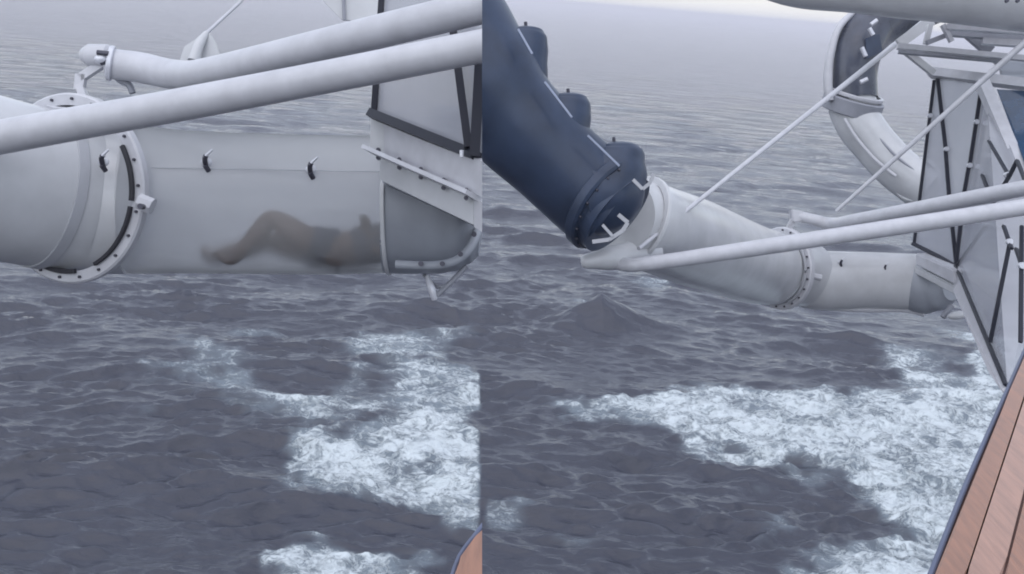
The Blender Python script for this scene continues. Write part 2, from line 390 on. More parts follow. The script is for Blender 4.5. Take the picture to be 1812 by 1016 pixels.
    ms = n.new('ShaderNodeMixShader'); l.new(fac, ms.inputs[0]); l.new(wat.outputs[0], ms.inputs[1]); l.new(fo.outputs[0], ms.inputs[2])
    om = n.new('ShaderNodeOutputMaterial'); l.new(ms.outputs[0], om.inputs[0])
    me.materials.append(m)
build_sea()

# ------------------------------------------------------------------ haze over the sea
bm = bmesh.new()
bmesh.ops.create_cube(bm, size=1.0)
for v_ in bm.verts: v_.co = Vector((v_.co.x * 12000, v_.co.y * 12000, -2.5 + (v_.co.z + 0.5) * 26.5))
hz = bpy.data.materials.new('sea_haze'); hz.use_nodes = True; hn = hz.node_tree.nodes; hn.clear()
ho = hn.new('ShaderNodeOutputMaterial'); hv = hn.new('ShaderNodeVolumePrincipled')
hv.inputs['Density'].default_value = 0.0008; hv.inputs['Color'].default_value = (0.95, 0.94, 1.0, 1); hv.inputs['Anisotropy'].default_value = 0.0
hz.node_tree.links.new(hv.outputs[0], ho.inputs['Volume'])
haze = obj('haze', bm, hz, smooth=False); haze['kind'] = 'stuff'

# ------------------------------------------------------------------ shared builders
def clamp_fitting(parent, px, py, d, s=1.0, nrm=None):   # toggle clamp on the slide wall
    c = P(px, py, d); k = d / F * s; nrm = nrm or CV(0, 0.35, 0.93)
    rt = CV(1, 0, 0); up = CV(0, 1, 0)
    pad = obj('clamp', blob(c, rt * 10 * k, up * 8 * k, nrm * 4 * k, 12, 8), 'chrome', parent)
    obj('stud', tube([c - up * 8 * k, c + nrm * 10 * k, c + up * 5 * k + rt * 3 * k + nrm * 13 * k], 4.4 * k, n=8, sub=3), 'bolt', pad)
    obj('stud', tube([c - up * 15 * k + rt * 4 * k, c - up * 9 * k + nrm * 8 * k], 4.5 * k, n=8, sub=1), 'bolt', pad)
    obj('lever', tube([c + nrm * 13 * k + up * 2 * k, c + up * 14 * k + rt * 14 * k + nrm * 15 * k], [3.0 * k, 1.8 * k], n=8, sub=1), 'chrome', pad)

def px2m(px, d): return px * d / F
def bolt_ring(parent, c, nrm, r_, count, size, a0=0, a1=360):
    nrm = nrm.normalized(); x = CV(0, 1, 0).cross(nrm).normalized(); y = nrm.cross(x).normalized(); first = None
    for i in range(count):
        a = R(a0 + (a1 - a0) * i / count); p = c + (x * math.cos(a) + y * math.sin(a)) * r_
        if first is None: first = (obj('bolt', disc_stud(p, nrm, size, size * 1.2, 8), 'bolt', parent), p)
        else:
            o = first[0].copy(); o.matrix_parent_inverse = first[0].matrix_parent_inverse.copy(); o.location = p - first[1]; COL.objects.link(o)

# ------------------------------------------------------------------ near slide (left view)
G_SL = 'white tube slides hanging over the sea'
D = 8.5
near = thing('water_slide', 'large white tube slide with a rider showing dark through its wall, at left', 'water slide', P(400, 480, D), G_SL)
lw = px2m(1, D)
obj('inlet_tube', tube([P(-260, 262, 7.3), P(-120, 290, 7.6), P(0, 318, 7.95), P(110, 340, 8.3), P(170, 350, 8.45), P(232, 355, 8.5)],
    [px2m(160, 7.3), px2m(150, 7.6), px2m(144, 7.95), px2m(138, 8.3), px2m(134, 8.45), px2m(131, 8.5)], n=56, sub=6), 'gel', near)
obj('translucent_tube', tube([P(232, 355, 8.5), P(262, 355, 8.5), P(330, 358, 8.5), P(450, 361, 8.5), P(570, 363, 8.5), P(687, 362, 8.5)],
    [px2m(130, 8.5), px2m(130, 8.5), px2m(126, 8.5), px2m(124, 8.5), px2m(123, 8.5), px2m(121, 8.5)], n=64, sub=5, wall=0.014), 'clear', near)
# outlet shell, its grey tone including the shadow of the cabin skirt
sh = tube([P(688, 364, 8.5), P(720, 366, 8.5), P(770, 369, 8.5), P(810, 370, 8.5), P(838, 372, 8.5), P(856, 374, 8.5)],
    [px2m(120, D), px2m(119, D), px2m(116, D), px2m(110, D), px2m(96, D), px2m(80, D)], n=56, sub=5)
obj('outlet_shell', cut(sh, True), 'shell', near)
obj('joint_flange', ring(P(688, 363, D), CV(-1, 0, 0.02), px2m(118, D), px2m(125, D), px2m(7, D)), 'gel', near)
# thin lengthwise moulding line
obj('mould_seam', tube([P(262, 297, 7.99), P(420, 299, 7.985), P(560, 302, 7.985), P(684, 304, 7.995)], px2m(1.1, 8), n=6, sub=3), 'band', near)
lip = obj('lip_flange', cut(tube([P(700, 468, 8.02), P(760, 470, 8.02), P(800, 464, 8.03), P(826, 446, 8.05), P(842, 420, 8.1), P(850, 398, 8.15)], px2m(8, 8.05), n=12, sub=5), True), 'shell', near)
for px, py in ((745, 467), (783, 467), (815, 450), (839, 415)):
    obj('bolt', disc_stud(P(px, py, 7.97), CV(0, 0, 1), px2m(4.6, 8), 0.02), 'bolt', near)
# collar at the bend
nC = CV(-0.36, -0.06, 0.93); cC = P(124, 334, 8.12)
col_ = obj('collar', ring(cC, nC, px2m(143, 8.3), px2m(164, 8.3), 0.075, 72), 'paint', near)
obj('gasket', ring(cC + nC * 0.055, nC, px2m(140, 8.3), px2m(147, 8.3), 0.03, 18, -10, 28), 'rubber', col_)
obj('gasket', ring(cC + nC * 0.055, nC, px2m(140, 8.3), px2m(146, 8.3), 0.03, 30, -66, -14), 'rubber', col_)
obj('gasket', ring(cC + nC * 0.055, nC, px2m(139, 8.3), px2m(147, 8.3), 0.03, 24, -124, -84), 'rubber', col_)
bolt_ring(col_, cC + nC * .04, nC, px2m(154, 8.3), 22, px2m(2.6, 8.3))
obj('lug', tube([P(246, 356, 7.78), P(270, 366, 7.78)], px2m(15, 7.9), n=8, sub=1), 'paint', col_)
obj('lug_bolt', disc_stud(P(252, 366, 7.66), CV(0, 0, 1), px2m(5, 7.9), 0.05), 'bolt', col_)
tw = obj('collar_eye', ring(P(132, 184, 8.25), CV(0.05, 0.96, 0.36), px2m(24, 8.25), px2m(50, 8.25), 0.03, 40), 'paint', near)
obj('eye_opening', tube([P(128, 188, 8.25) - CV(0, 0.96, 0.3) * 0.03, P(128, 188, 8.25) + CV(0, 0.96, 0.3) * 0.018], px2m(31, 8.25), n=28, sub=1), 'rubber', tw)
# added grey band painting the shade of the collar's far side on the wall
obj('collar_shade_band', ring(P(78, 334, 8.2), (P(110, 340, 8.3) - P(0, 318, 7.95)), px2m(138, 8.2), px2m(142.5, 8.2), 0.085, 64), 'band', near)
for px, py, d in ((183, 287, 7.84), (365, 287, 7.99), (550, 300, 7.99)):
    clamp_fitting(near, px, py, d, 1.05)
# ladder-like bracket dangling below the outlet
br = obj('hanging_bracket', tube([P(826, 470, 8.5), P(800, 498, 8.5), P(774, 522, 8.5)], px2m(5, D), n=10, sub=3), 'grey', near)
obj('bracket_foot', tube([P(756, 488, 8.5), P(764, 512, 8.48), P(769, 530, 8.5)], [px2m(4, D), px2m(7, D), px2m(5, D)], n=10, sub=3), 'chrome', near)
obj('bracket_strap', tube([P(750, 486, 8.6), P(775, 508, 8.52), P(800, 500, 8.5)], px2m(3.5, D), n=8, sub=3), 'grey', near)

# ------------------------------------------------------------------ the rider inside the tube
def skinned(name, verts, edges, radii, m, parent, sub=2, root=0):
    me = bpy.data.meshes.new(name); me.from_pydata([tuple(v) for v in verts], edges, [])
    o = bpy.data.objects.new(name, me); COL.objects.link(o)
    md = o.modifiers.new('skin', 'SKIN'); md.use_smooth_shade = True
    sv = me.skin_vertices[0].data
    for i, r_ in enumerate(radii):
        sv[i].radius = (r_, r_) if not isinstance(r_, tuple) else r_
        sv[i].use_root = (i == root)
    s = o.modifiers.new('sub', 'SUBSURF'); s.levels = sub; s.render_levels = sub
    dg = bpy.context.evaluated_depsgraph_get()
    m2 = bpy.data.meshes.new_from_object(o.evaluated_get(dg)); o.modifiers.clear(); o.data = m2
    m2.materials.clear(); m2.materials.append(M[m]); m2.shade_smooth()
    if parent is not None:
        o.parent = parent; o.matrix_parent_inverse = parent.matrix_basis.inverted()
    return o
def chain(name, pts, rad, m, parent, sub=2):
    return skinned(name, pts, [(i, i + 1) for i in range(len(pts) - 1)], rad, m, parent, sub)
per = thing('person', 'rider in navy shorts lying knees up inside the translucent slide tube', 'person', P(570, 470, 8.3))
q = lambda x, y, d=8.22: P(x + 4, y - 3, d + 0.12)
V = [q(580, 440), q(610, 440), q(645, 436), q(676, 432), q(698, 428), q(712, 424), q(732, 418), q(748, 414),
     q(572, 446, 8.12), q(525, 420, 8.10), q(476, 386, 8.12), q(450, 420, 8.12), q(410, 462, 8.14), q(398, 464, 8.14), q(372, 448, 8.13),
     q(572, 448, 8.34), q(520, 440, 8.36), q(470, 428, 8.36), q(420, 446, 8.36), q(368, 458, 8.36), q(352, 440, 8.35),
     q(686, 432, 8.12), q(662, 452, 8.10), q(650, 420, 8.10), q(646, 410, 8.10),
     q(686, 432, 8.40), q(655, 462, 8.45), q(615, 470, 8.45), q(600, 470, 8.44)]
E = [(0, 1), (1, 2), (2, 3), (3, 4), (4, 5), (5, 6), (6, 7), (0, 8), (8, 9), (9, 10), (10, 11), (11, 12), (12, 13), (13, 14),
     (0, 15), (15, 16), (16, 17), (17, 18), (18, 19), (19, 20), (3, 21), (21, 22), (22, 23), (23, 24), (3, 25), (25, 26), (26, 27), (27, 28)]
RA = [.15, .145, .155, .155, .08, .06, .085, .075, .12, .115, .085, .080, .05, .042, .028, .12, .115, .085, .078, .05, .028,
      .055, .045, .033, .028, .055, .045, .033, .028]
body = skinned('body', V, E, RA, 'skin', per)
chain('swim_shorts', [q(606, 440), q(582, 440), q(566, 438, 8.14), q(530, 421, 8.10)], [.165, .165, .15, .13], 'shorts', per)
chain('swim_shorts_leg', [q(582, 444, 8.28), q(560, 446, 8.34), q(525, 441, 8.36)], [.155, .145, .13], 'shorts', per)
chain('shirt', [q(604, 440), q(645, 436), q(676, 431), q(690, 429)], [.158, .168, .172, .11], 'shirt', per)
obj('hair', blob(q(746, 410), CV(1, 0.2, 0) * 0.10, CV(0, 1, 0) * 0.098, CV(0, 0, 1) * 0.095), 'hair', per)
for base, dv in (((646, 410, 8.10), (-0.25, 1, 0.1)), ((600, 470, 8.44), (-1, 0.1, 0.1))):
    b0 = q(*base); f_ = CV(*dv); s_ = CV(dv[1], -dv[0], 0.2)
    for k, (ln, off) in enumerate(((.075, -.030), (.085, -.010), (.080, .010), (.062, .030))):
        a_ = b0 + s_ * off; chain('finger', [b0, a_ + f_ * .04, a_ + f_ * (.04 + ln * .5) + CV(0, 0, .01) * .006, a_ + f_ * (.04 + ln) + CV(0, 0, 1) * .016], [.012, .011, .0095, .008], 'skin', per, 1)
    chain('thumb', [b0, b0 - s_ * .045 + f_ * .02, b0 - s_ * .06 + f_ * .055], [.013, .012, .009], 'skin', per, 1)
face = q(738, 408, 8.13)
obj('nose', blob(face + CV(0, 1, 0) * 0.055, CV(1, 0, 0) * .018, CV(0, 1, 0) * .022, CV(0, 0, 1) * .014, 10, 6), 'skin', per)

# ------------------------------------------------------------------ near cabin (left view)
def glass_pane(parent, pts, m='glass', th=0.012): return obj('pane', cut(slab(pts, th), True) if pts[0].dot(SEAM_N) < 0 and False else slab(pts, th), m, parent, smooth=False)
cab = thing('glass_cabin', 'white skirted glass cabin end above the outlet of the large left slide', 'glass cabin', P(760, 400, 7.9), 'glass cabins beside the slides')
dL, dR = 7.75, 6.5
def cl(bm): return cut(bm, True)
obj('pane', cl(slab([P(664, 205, dL), P(679, -60, dL), P(900, -60, 6.35), P(900, 300, 6.2)], 0.012)), 'glass', cab, smooth=False)
obj('post', bar(P(661, 207, dL - .02), P(679, -60, dL - .02), px2m(9, 8.3), 0.05), 'frame', cab, smooth=False)
obj('post', bar(P(787, -60, 6.85), P(829, 262, 6.5), px2m(13, 7.1), 0.05), 'frame', cab, smooth=False)
obj('post', cl(bar(P(852, 60, 6.35), P(840, 276, 6.42), px2m(17, 6.8), 0.05)), 'frame', cab, smooth=False)
sill = obj('sill', cl(bar(P(657, 201, dL - .03), P(845, 277, dR - .05), px2m(15, 7.6), 0.07)), 'frame', cab, smooth=False)
for px, py, d in ((667, 207, dL - .07), (817, 272, dR - .03)):
    obj('sill_bolt', tube([P(px, py - 6, d), P(px, py + 6, d)], px2m(4, d), n=10, sub=1), 'chrome', sill)
obj('skirt_side', slab([P(656, 210, dL + .02), P(679, 218, dL - .04), P(679, 282, dL - .04), P(654, 268, dL + .02)], 0.05), 'gel', cab, smooth=False)
sk = obj('skirt_panel', cl(slab([P(679, 216, dL - .05), P(860, 288, dR - .2), P(860, 352, dR - .2), P(679, 272, dL - .05)], 0.06)), 'paint', cab, smooth=False)
obj('skirt_panel', cl(slab([P(672, 277, dL - .04), P(838, 352, dR - .02), P(838, 398, dR - .02), P(672, 318, dL - .04)], 0.06)), 'gel', cab, smooth=False)
obj('skirt_corner', cl(slab([P(839, 352, dR - .03), P(862, 362, dR - .15), P(862, 416, dR - .15), P(839, 402, dR - .03)], 0.05)), 'paint', cab, smooth=False)
obj('flange', cl(bar(P(652, 265, dL - .1), P(838, 347, dR - .1), px2m(7, 7.6), 0.12)), 'paint', cab, smooth=False)
for i, (px, py) in enumerate(((670, 273), (707, 290), (745, 307), (785, 326), (825, 344))):
    d = dL - (px - 660) / 175 * (dL - dR) - .05
    for s in (-7, 7):
        obj('bolt', disc_stud(P(px, py + s, d - .03), CV(0, 0, 1), px2m(3.9, d), 0.03), 'bolt', cab)
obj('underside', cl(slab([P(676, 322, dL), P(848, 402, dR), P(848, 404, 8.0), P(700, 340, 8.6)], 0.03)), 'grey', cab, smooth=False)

# pale panel further back behind the pipes
fp = thing('rear_glass_panel', 'pale panel behind the upper pipe at the top edge of the left view', 'glass panel', P(620, 40, 11))
obj('panel', slab([P(560, -60, 11), P(572, 2, 11), P(604, 34, 11), P(668, 44, 11), P(676, -60, 11)], 0.03), 'gel', fp, smooth=False)
obj('mullion', tube([P(606, -60, 10.96), P(609, 36, 10.96)], px2m(3, 11), n=8, sub=1), 'grey', fp)

# ------------------------------------------------------------------ near pipes
G_P = 'white support pipes crossing in front of the slides'
def pipe(label, pts, rad, keep=None, sub=8, group=G_P, m='paint', name='support_pipe', cat='pipe', n=40):
    bm = tube(pts, rad, n=n, sub=sub)
    if keep is not None: bm = cut(bm, keep)
    return tag(obj(name, bm, m), label, cat, group)
pipe('thick white pipe crossing in front of the big left slide collar', [P(-160, 277, 7.2), P(0, 243, 7.1), P(300, 189, 6.6), P(600, 132, 6.1), P(900, 72, 5.7)], [px2m(32, 7.2), px2m(30.5, 7.1), px2m(29, 6.6), px2m(29, 6.1), px2m(29.5, 5.7)], True, 4)
up = thing('support_pipe', 'thick white bent pipe with an end clamp, upper one in the left view', 'pipe', P(340, 135, 8), G_P)
obj('tube', cut(tube([P(196, 113, 8.3), P(250, 120, 8.25), P(310, 132, 8.0), P(370, 128, 7.6), P(600, 73, 6.7), P(900, 0, 5.95)], [px2m(27, 8.2), px2m(27, 8.2), px2m(26, 8.0), px2m(26, 7.6), px2m(29, 6.7), px2m(31, 5.95)], n=40, sub=5), True), 'paint', up)
cp = obj('end_clamp', tube([P(153, 98, 8.32), P(158, 98, 8.3), P(190, 100, 8.3), P(194, 101, 8.3)], [px2m(15, 8.3), px2m(20, 8.3), px2m(21, 8.3), px2m(17, 8.3)], n=24, sub=1), 'paint', up)
obj('clamp_ring', ring(P(196, 112, 8.28), CV(-1, 0.15, 0.25), px2m(20, 8.3), px2m(31, 8.3), px2m(9, 8.3), 32), 'chrome', cp)
obj('clamp_bolt', tube([P(172, 93, 8.16), P(192, 95, 8.16)], px2m(4.5, 8.2), n=8, sub=1), 'bolt', cp)
obj('clamp_bolt', tube([P(178, 112, 8.18), P(194, 108, 8.18)], px2m(4, 8.2), n=8, sub=1), 'bolt', cp)
obj('clamp_jaw', blob(P(180, 106, 8.2), CV(1, 0, 0) * px2m(13, 8.2), CV(0, 1, 0) * px2m(9, 8.2), CV(0, 0, 1) * .06, 12, 8), 'chrome', cp)
obj('arm', bar(P(183, 112, 8.3), P(143, 138, 8.3), px2m(14, 8.3), .06), 'paint', up, smooth=False)
obj('arm', bar(P(144, 132, 8.3), P(141, 160, 8.3), px2m(17, 8.3), .06), 'paint', up, smooth=False)
obj('arm', bar(P(141, 150, 8.3), P(150, 176, 8.28), px2m(13, 8.3), .06), 'paint', up, smooth=False)
obj('bent_strut', tube([P(204, 134, 8.35), P(214, 143, 8.35), P(228, 150, 8.35), P(235, 165, 8.35)], px2m(6, 8.3), n=12, sub=4), 'grey', up)
gs = thing('stay_cable', 'thin pale cable ending in a gusset above the bent pipe at top left', 'cable', P(352, 100, 8.9))
obj('wire', tube([P(450, -30, 9.6), P(424, 5, 9.5), P(364, 60, 9.0)], [px2m(3.2, 9)] * 3, n=10, sub=1), 'paint', gs)
obj('gusset', slab([P(362, 54, 8.98), P(372, 60, 8.98), P(382, 78, 8.98), P(391, 108, 8.98), P(316, 112, 8.98), P(326, 82, 8.98), P(346, 70, 8.98)], 0.03, bev=.004), 'gel', gs, smooth=False)
obj('socket', tube([P(366, 58, 8.99), P(352, 80, 8.93), P(343, 108, 8.9)], [px2m(5, 9), px2m(9, 9), px2m(11, 9)], n=14, sub=3), 'gel', gs)

# ------------------------------------------------------------------ blue chute (right view)
blue = thing('blue_chute', 'navy blue ribbed slide chute with three side humps ending in a dark rim', 'slide chute', P(1000, 350, 12))
bl = tube([P(720, -20, 12.2), P(790, 66, 12.1), P(849, 140, 12), P(910, 213, 12), P(985, 287, 12.05), P(1052, 346, 12.1), P(1070, 360, 12.12)],
    [px2m(128, 12), px2m(122, 12), px2m(109, 12), px2m(91, 12), px2m(84, 12), px2m(86, 12), px2m(88, 12)], n=56, sub=6)
obj('main_trough', cut(bl, False), 'navy', blue)
obj('upper_tube', cut(tube([P(852, 110, 12.25), P(850, 40, 12.3), P(848, -80, 12.4)], px2m(42, 12.3), n=32, sub=5), False), 'navydark', blue)
def hump(pts, rad, d=12.0):
    bm = tube([P(x, y, d) for x, y in pts], [px2m(r_, d) for r_ in rad], n=32, sub=4)
    return obj('hump', bm, 'navy', blue, sharp=70)
hump([(931, 49), (931, 51), (931, 56), (930, 66), (926, 95), (915, 140), (890, 190)], [10, 22, 32, 39, 44, 54, 54])
hump([(1004, 167), (1004, 169), (1004, 174), (1003, 185), (998, 210), (985, 255), (955, 300)], [14, 27, 36, 43, 48, 58, 54])
hump([(1096, 252), (1096, 254), (1096, 260), (1095, 272), (1086, 300), (1066, 335), (1030, 350)], [10, 24, 36, 47, 62, 78, 72])
for (a, b_) in (((917, 52), (942, 96)), ((964, 145), (1012, 208)), ((1040, 240), (1096, 294))):
    obj('edge_strip', bar(P(a[0], a[1], 11.42), P(b_[0], b_[1], 11.38), px2m(3.6, 11.4), .03), 'edge', blue, smooth=False)
for px, py in ((931, 42), (1006, 160), (1087, 246)):
    obj('bolt', tube([P(px, py + 10, 11.95), P(px - 1, py - 3, 11.95)], px2m(3, 12), n=8, sub=1), 'bolt', blue)
nB = CV(0.66, -0.56, 0.42)
rim = obj('end_rim', ring(P(1072, 358, 12.05), nB, px2m(40, 12), px2m(95, 12), 0.14, 64), 'navy', blue)
obj('end_cover', tube([P(1072, 362, 12.05) - nB * .1, P(1076, 368, 12.05) + nB * .15], px2m(80, 12), n=48, sub=1), 'navy', rim)
bolt_ring(rim, P(1072, 358, 12.05) + nB * .08, nB, px2m(88, 12), 20, px2m(2.2, 12))
def strip(pts, w=8, d=11.35, th=.03):
    bm = bmesh.new()
    for a, b_ in zip(pts, pts[1:]): bar(P(a[0], a[1], d), P(b_[0], b_[1], d - .002), px2m(w, d), th, bm=bm)
    return bm
obj('bracket', strip([(1120, 318), (1137, 335), (1150, 324), (1157, 308)], 6, 11.5), 'band', blue, smooth=False)
obj('bracket', strip([(1048, 428), (1078, 424), (1102, 408), (1111, 394), (1094, 380)], 7, 11.35), 'band', blue, smooth=False)
obj('bracket', strip([(1084, 418), (1066, 398)], 5, 11.33), 'band', blue, smooth=False)
obj('bracket', strip([(1134, 262), (1119, 259), (1094, 252)], 4, 11.9), 'band', blue, smooth=False)

# ------------------------------------------------------------------ far slide (right view)
far = thing('water_slide', 'white tube slide running from the blue chute through a round collar to a cabin', 'water slide', P(1450, 550, 19), G_SL)
obj('inlet_tube', tube([P(1092, 384, 12.9), P(1150, 402, 13.7), P(1240, 434, 15.8), P(1330, 467, 18.4), P(1385, 478, 19.6), P(1430, 487, 20.0)],
    [px2m(74, 12.9), px2m(79, 13.7), px2m(77, 15.8), px2m(69, 18.4), px2m(64, 19.6), px2m(57, 20)], n=56, sub=6), 'gel', far)
obj('outlet_tube', tube([P(1430, 492, 20), P(1460, 497, 20), P(1530, 497, 20), P(1618, 500, 20)], [px2m(54, 20), px2m(53, 20), px2m(51, 20), px2m(51, 20)], n=48, sub=5), 'gel', far)
obj('lower_lip', tube([P(1438, 544, 19.97), P(1530, 548, 19.9), P(1600, 548, 19.9), P(1636, 556, 19.8)], px2m(5, 20), n=12, sub=4), 'paint', far)
obj('end_flange', ring(P(1128, 392, 13.2), CV(0.80, -0.32, -0.50), px2m(74, 13), px2m(86, 13), 0.06), 'gel', far)
nD = CV(-0.85, -0.03, 0.52); cD = P(1384, 475, 19.2)
c2 = obj('collar', ring(cD, nD, px2m(61, 19.5), px2m(72, 19.5), 0.11, 64), 'paint', far)
obj('gasket', ring(cD + nD * .08, nD, px2m(60, 19.5), px2m(64, 19.5), 0.04, 16, -4, 40), 'band', c2)
obj('gasket', ring(cD + nD * .08, nD, px2m(60, 19.5), px2m(64, 19.5), 0.04, 30, -70, -8), 'band', c2)
obj('gasket', ring(cD + nD * .08, nD, px2m(60, 19.5), px2m(65, 19.5), 0.05, 16, -124, -98), 'rubber', c2)
bolt_ring(c2, cD + nD * .06, nD, px2m(67, 19.5), 22, px2m(1.6, 19.5))
obj('lug', tube([P(1437, 488, 18.9), P(1453, 492, 18.9)], px2m(6, 19), n=8, sub=1), 'paint', c2)
obj('collar_shade_band', ring(P(1362, 473, 19.15), (P(1385, 478, 19.6) - P(1330, 467, 18.4)), px2m(62, 19.15), px2m(67.5, 19.15), 0.16, 64), 'band', far)  # grey band painting the collar's shade on the far tube
tw = obj('collar_eye', ring(P(1387, 411, 19.4), CV(0.05, 0.96, 0.40), px2m(11, 19.4), px2m(20, 19.4), 0.05, 32), 'paint', far)
obj('eye_opening', tube([P(1387, 413, 19.4) - CV(0, .96, .3) * .03, P(1387, 412, 19.4) + CV(0, .96, .3) * .03], px2m(13, 19.4), n=24, sub=1), 'rubber', tw)
for px, py, d, s in ((1183, 352, 13.75, .62), (1258, 396, 15.6, .62), (1405, 455, 19.2, .52), (1487, 465, 19.55, .50), (1565, 473, 19.55, .42)):
    clamp_fitting(far, px, py, d, s)
obj('outlet_shell', tube([P(1619, 502, 20), P(1640, 506, 19.8), P(1664, 508, 19.6), P(1684, 508, 19.4)], [px2m(51, 20), px2m(50, 20), px2m(42, 19.6), px2m(24, 19.4)], n=40, sub=5), 'shell', far)
sd_ = obj('drain_foot', blob(P(1694, 558, 19), CV(1, .1, 0) * px2m(18, 19), CV(0, 1, 0) * px2m(8, 19), CV(0, 0, 1) * .1, 14, 8), 'gel', far)
obj('drain_strut', tube([P(1684, 540, 19.2), P(1676, 552, 19.2), P(1668, 562, 19.2)], px2m(5, 19), n=8, sub=3), 'grey', far)

obj('pipe_saddle', tube([P(1030, 464, 12.5), P(1042, 462, 12.5), P(1085, 456, 12.65), P(1150, 448, 13.1)], [px2m(9, 12.4), px2m(14, 12.4), px2m(22, 12.6), px2m(30, 13.1)], n=28, sub=5), 'gel', far)
# ------------------------------------------------------------------ far pipes
lp = pipe('slender white pipe, lower of the two in front of the round collar at right', [P(1092, 466, 12.62), P(1150, 466, 12.6), P(1400, 430, 13.2), P(1650, 392, 13.8), P(1900, 353, 14.2)], [px2m(12, 12), px2m(13, 12.6), px2m(14.5, 13.2), px2m(15, 13.8), px2m(15, 14.2)], None, 4)
u2 = thing('support_pipe', 'slender white bent pipe above its straight twin, ending in a small clamp', 'pipe', P(1475, 400, 18.5), G_P)
obj('tube', tube([P(1408, 381, 19.3), P(1440, 389, 19.2), P(1475, 396, 19), P(1520, 389, 18.0), P(1700, 355, 16.0), P(1900, 316, 14.2)], [px2m(9, 19), px2m(10, 19), px2m(11, 19), px2m(12, 18), px2m(14, 16), px2m(14.5, 14.2)], n=32, sub=5), 'paint', u2)
obj('end_clamp', slab([P(1400, 370, 19.2), P(1424, 374, 19.2), P(1420, 392, 19.2), P(1404, 394, 19.2)], .2, bev=.02), 'paint', u2)
obj('arm', bar(P(1404, 388, 19.3), P(1396, 404, 19.35), px2m(9, 19.3), .1), 'paint', u2, smooth=False)

# ------------------------------------------------------------------ stay cables (right)
G_C = 'pale stay cables slanting down to the slides'
gs['group'] = G_C
pipe('pale stay cable slanting from the overhead truss down to the blue chute rim', [P(1648, 28, 22), P(1130, 440, 12.4)], [px2m(5.4, 22), px2m(3.6, 12.4)], None, 1, G_C, 'paint', 'stay_cable', 'cable', 12)
pipe('pale stay cable crossing the cabin corner down to the bent pipe', [P(1840, 52, 17), P(1480, 374, 18.8)], [px2m(6, 17), px2m(3.2, 18.8)], None, 1, G_C, 'paint', 'stay_cable', 'cable', 12)

# ------------------------------------------------------------------ smoked tube and white pipe slide, top right
es = thing('elbow_slide', 'slide with a smoked upper tube and white lower tube bending at a ring, top right', 'water slide', P(1500, 200, 24))
ds = 24
obj('smoked_tube', tube([P(1700, -12, 25), P(1600, 20, 24.6), P(1545, 45, 24.3), P(1516, 85, 24), P(1506, 130, 24), P(1508, 176, 24)], [px2m(36, 25), px2m(42, 24.6), px2m(46, 24), px2m(46, 24), px2m(45, 24), px2m(44, 24)], n=48, sub=7), 'smoke', es)
obj('side_rib', tube([P(1510, 22, 23.9), P(1484, 50, 23.7), P(1470, 95, 23.6), P(1465, 140, 23.6), P(1468, 178, 23.6)], [px2m(5, ds), px2m(6, ds), px2m(7, ds), px2m(8, ds), px2m(7, ds)], n=14, sub=5), 'paint', es)
nE = CV(0.22, 0.90, 0.36)
er = obj('elbow_ring', ring(P(1508, 186, 24), nE, px2m(43, ds), px2m(53, ds), 0.34, 56), 'grey', es)
obj('elbow_rim', ring(P(1508, 182, 24) + nE * .2, nE, px2m(44, ds), px2m(50, ds), 0.08, 56), 'paint', er)
obj('white_tube', tube([P(1508, 186, 24), P(1520, 218, 23.9), P(1550, 258, 23.8), P(1590, 300, 23.6), P(1640, 338, 23.4)], [px2m(42, ds), px2m(40, ds), px2m(38, ds), px2m(38, ds), px2m(38, ds)], n=48, sub=6), 'gel', es)
obj('lengthwise_rib', tube([P(1494, 210, 23.5), P(1516, 245, 23.4), P(1548, 282, 23.25), P(1585, 312, 23.1)], px2m(3, ds), n=10, sub=5), 'paint', es)
obj('lengthwise_rib', tube([P(1528, 208, 23.5), P(1552, 240, 23.4), P(1585, 276, 23.2), P(1618, 302, 23.1)], px2m(2.4, ds), n=10, sub=5), 'grey', es)
obj('end_ring', ring(P(1622, 318, 23.3), CV(-0.5, 0.2, 0.85), px2m(34, 23), px2m(42, 23), .1), 'gel', es)
for a, b_ in (((1525, 84), (1532, 100)), ((1541, 44), (1552, 36)), ((1535, 140), (1522, 146)), ((1538, 50), (1545, 62))):  # added pale bars standing for highlights inside the smoked tube
    obj('highlight_bar', tube([P(a[0], a[1], 23.2), P(b_[0], b_[1], 23.2)], px2m(4, 23), n=8, sub=1), 'chrome', es)
obj('inner_panel', slab([P(1532, 68, 23.35), P(1556, 60, 23.35), P(1562, 92, 23.35), P(1534, 104, 23.35)], .05), 'navy', es, smooth=False)

# ------------------------------------------------------------------ overhead tube and truss
ov = thing('overhead_tube', 'wide pale tube crossing the top right edge above the truss', 'water slide', P(1600, 0, 18))
obj('tube', tube([P(1290, -92, 19), P(1400, -50, 18.5), P(1500, -42, 18), P(1650, -34, 17.5), P(1950, -10, 17)], [px2m(56, 18), px2m(60, 18), px2m(62, 18), px2m(68, 18), px2m(76, 18)], n=56, sub=6), 'gel', ov)
for px in (1781, 1800): obj('bolt', disc_stud(P(px, 2, 16.35), CV(0, 0, 1), px2m(3.5, 16), .03), 'bolt', ov)
tr = thing('overhead_truss', 'pale steel truss under the overhead tube at the top right', 'truss', P(1700, 90, 19))
def tb(a, b_, w, m='paint', d=19, th=.14): obj('chord', bar(P(a[0], a[1], d), P(b_[0], b_[1], d - .3), px2m(w, d), th), m, tr, smooth=False)
tb((1674, 48), (1900, 62), 9); tb((1678, 57), (1900, 72), 14, 'grey', 19.3); tb((1738, 73), (1900, 84), 11)
tb((1588, 82), (1900, 112), 9); tb((1590, 90), (1770, 106), 9, 'grey', 19.25)
def td(a, b_, w, m='grey', d=19.1, th=.1): obj('brace', bar(P(a[0], a[1], d), P(b_[0], b_[1], d), px2m(w, d), th), m, tr, smooth=False)
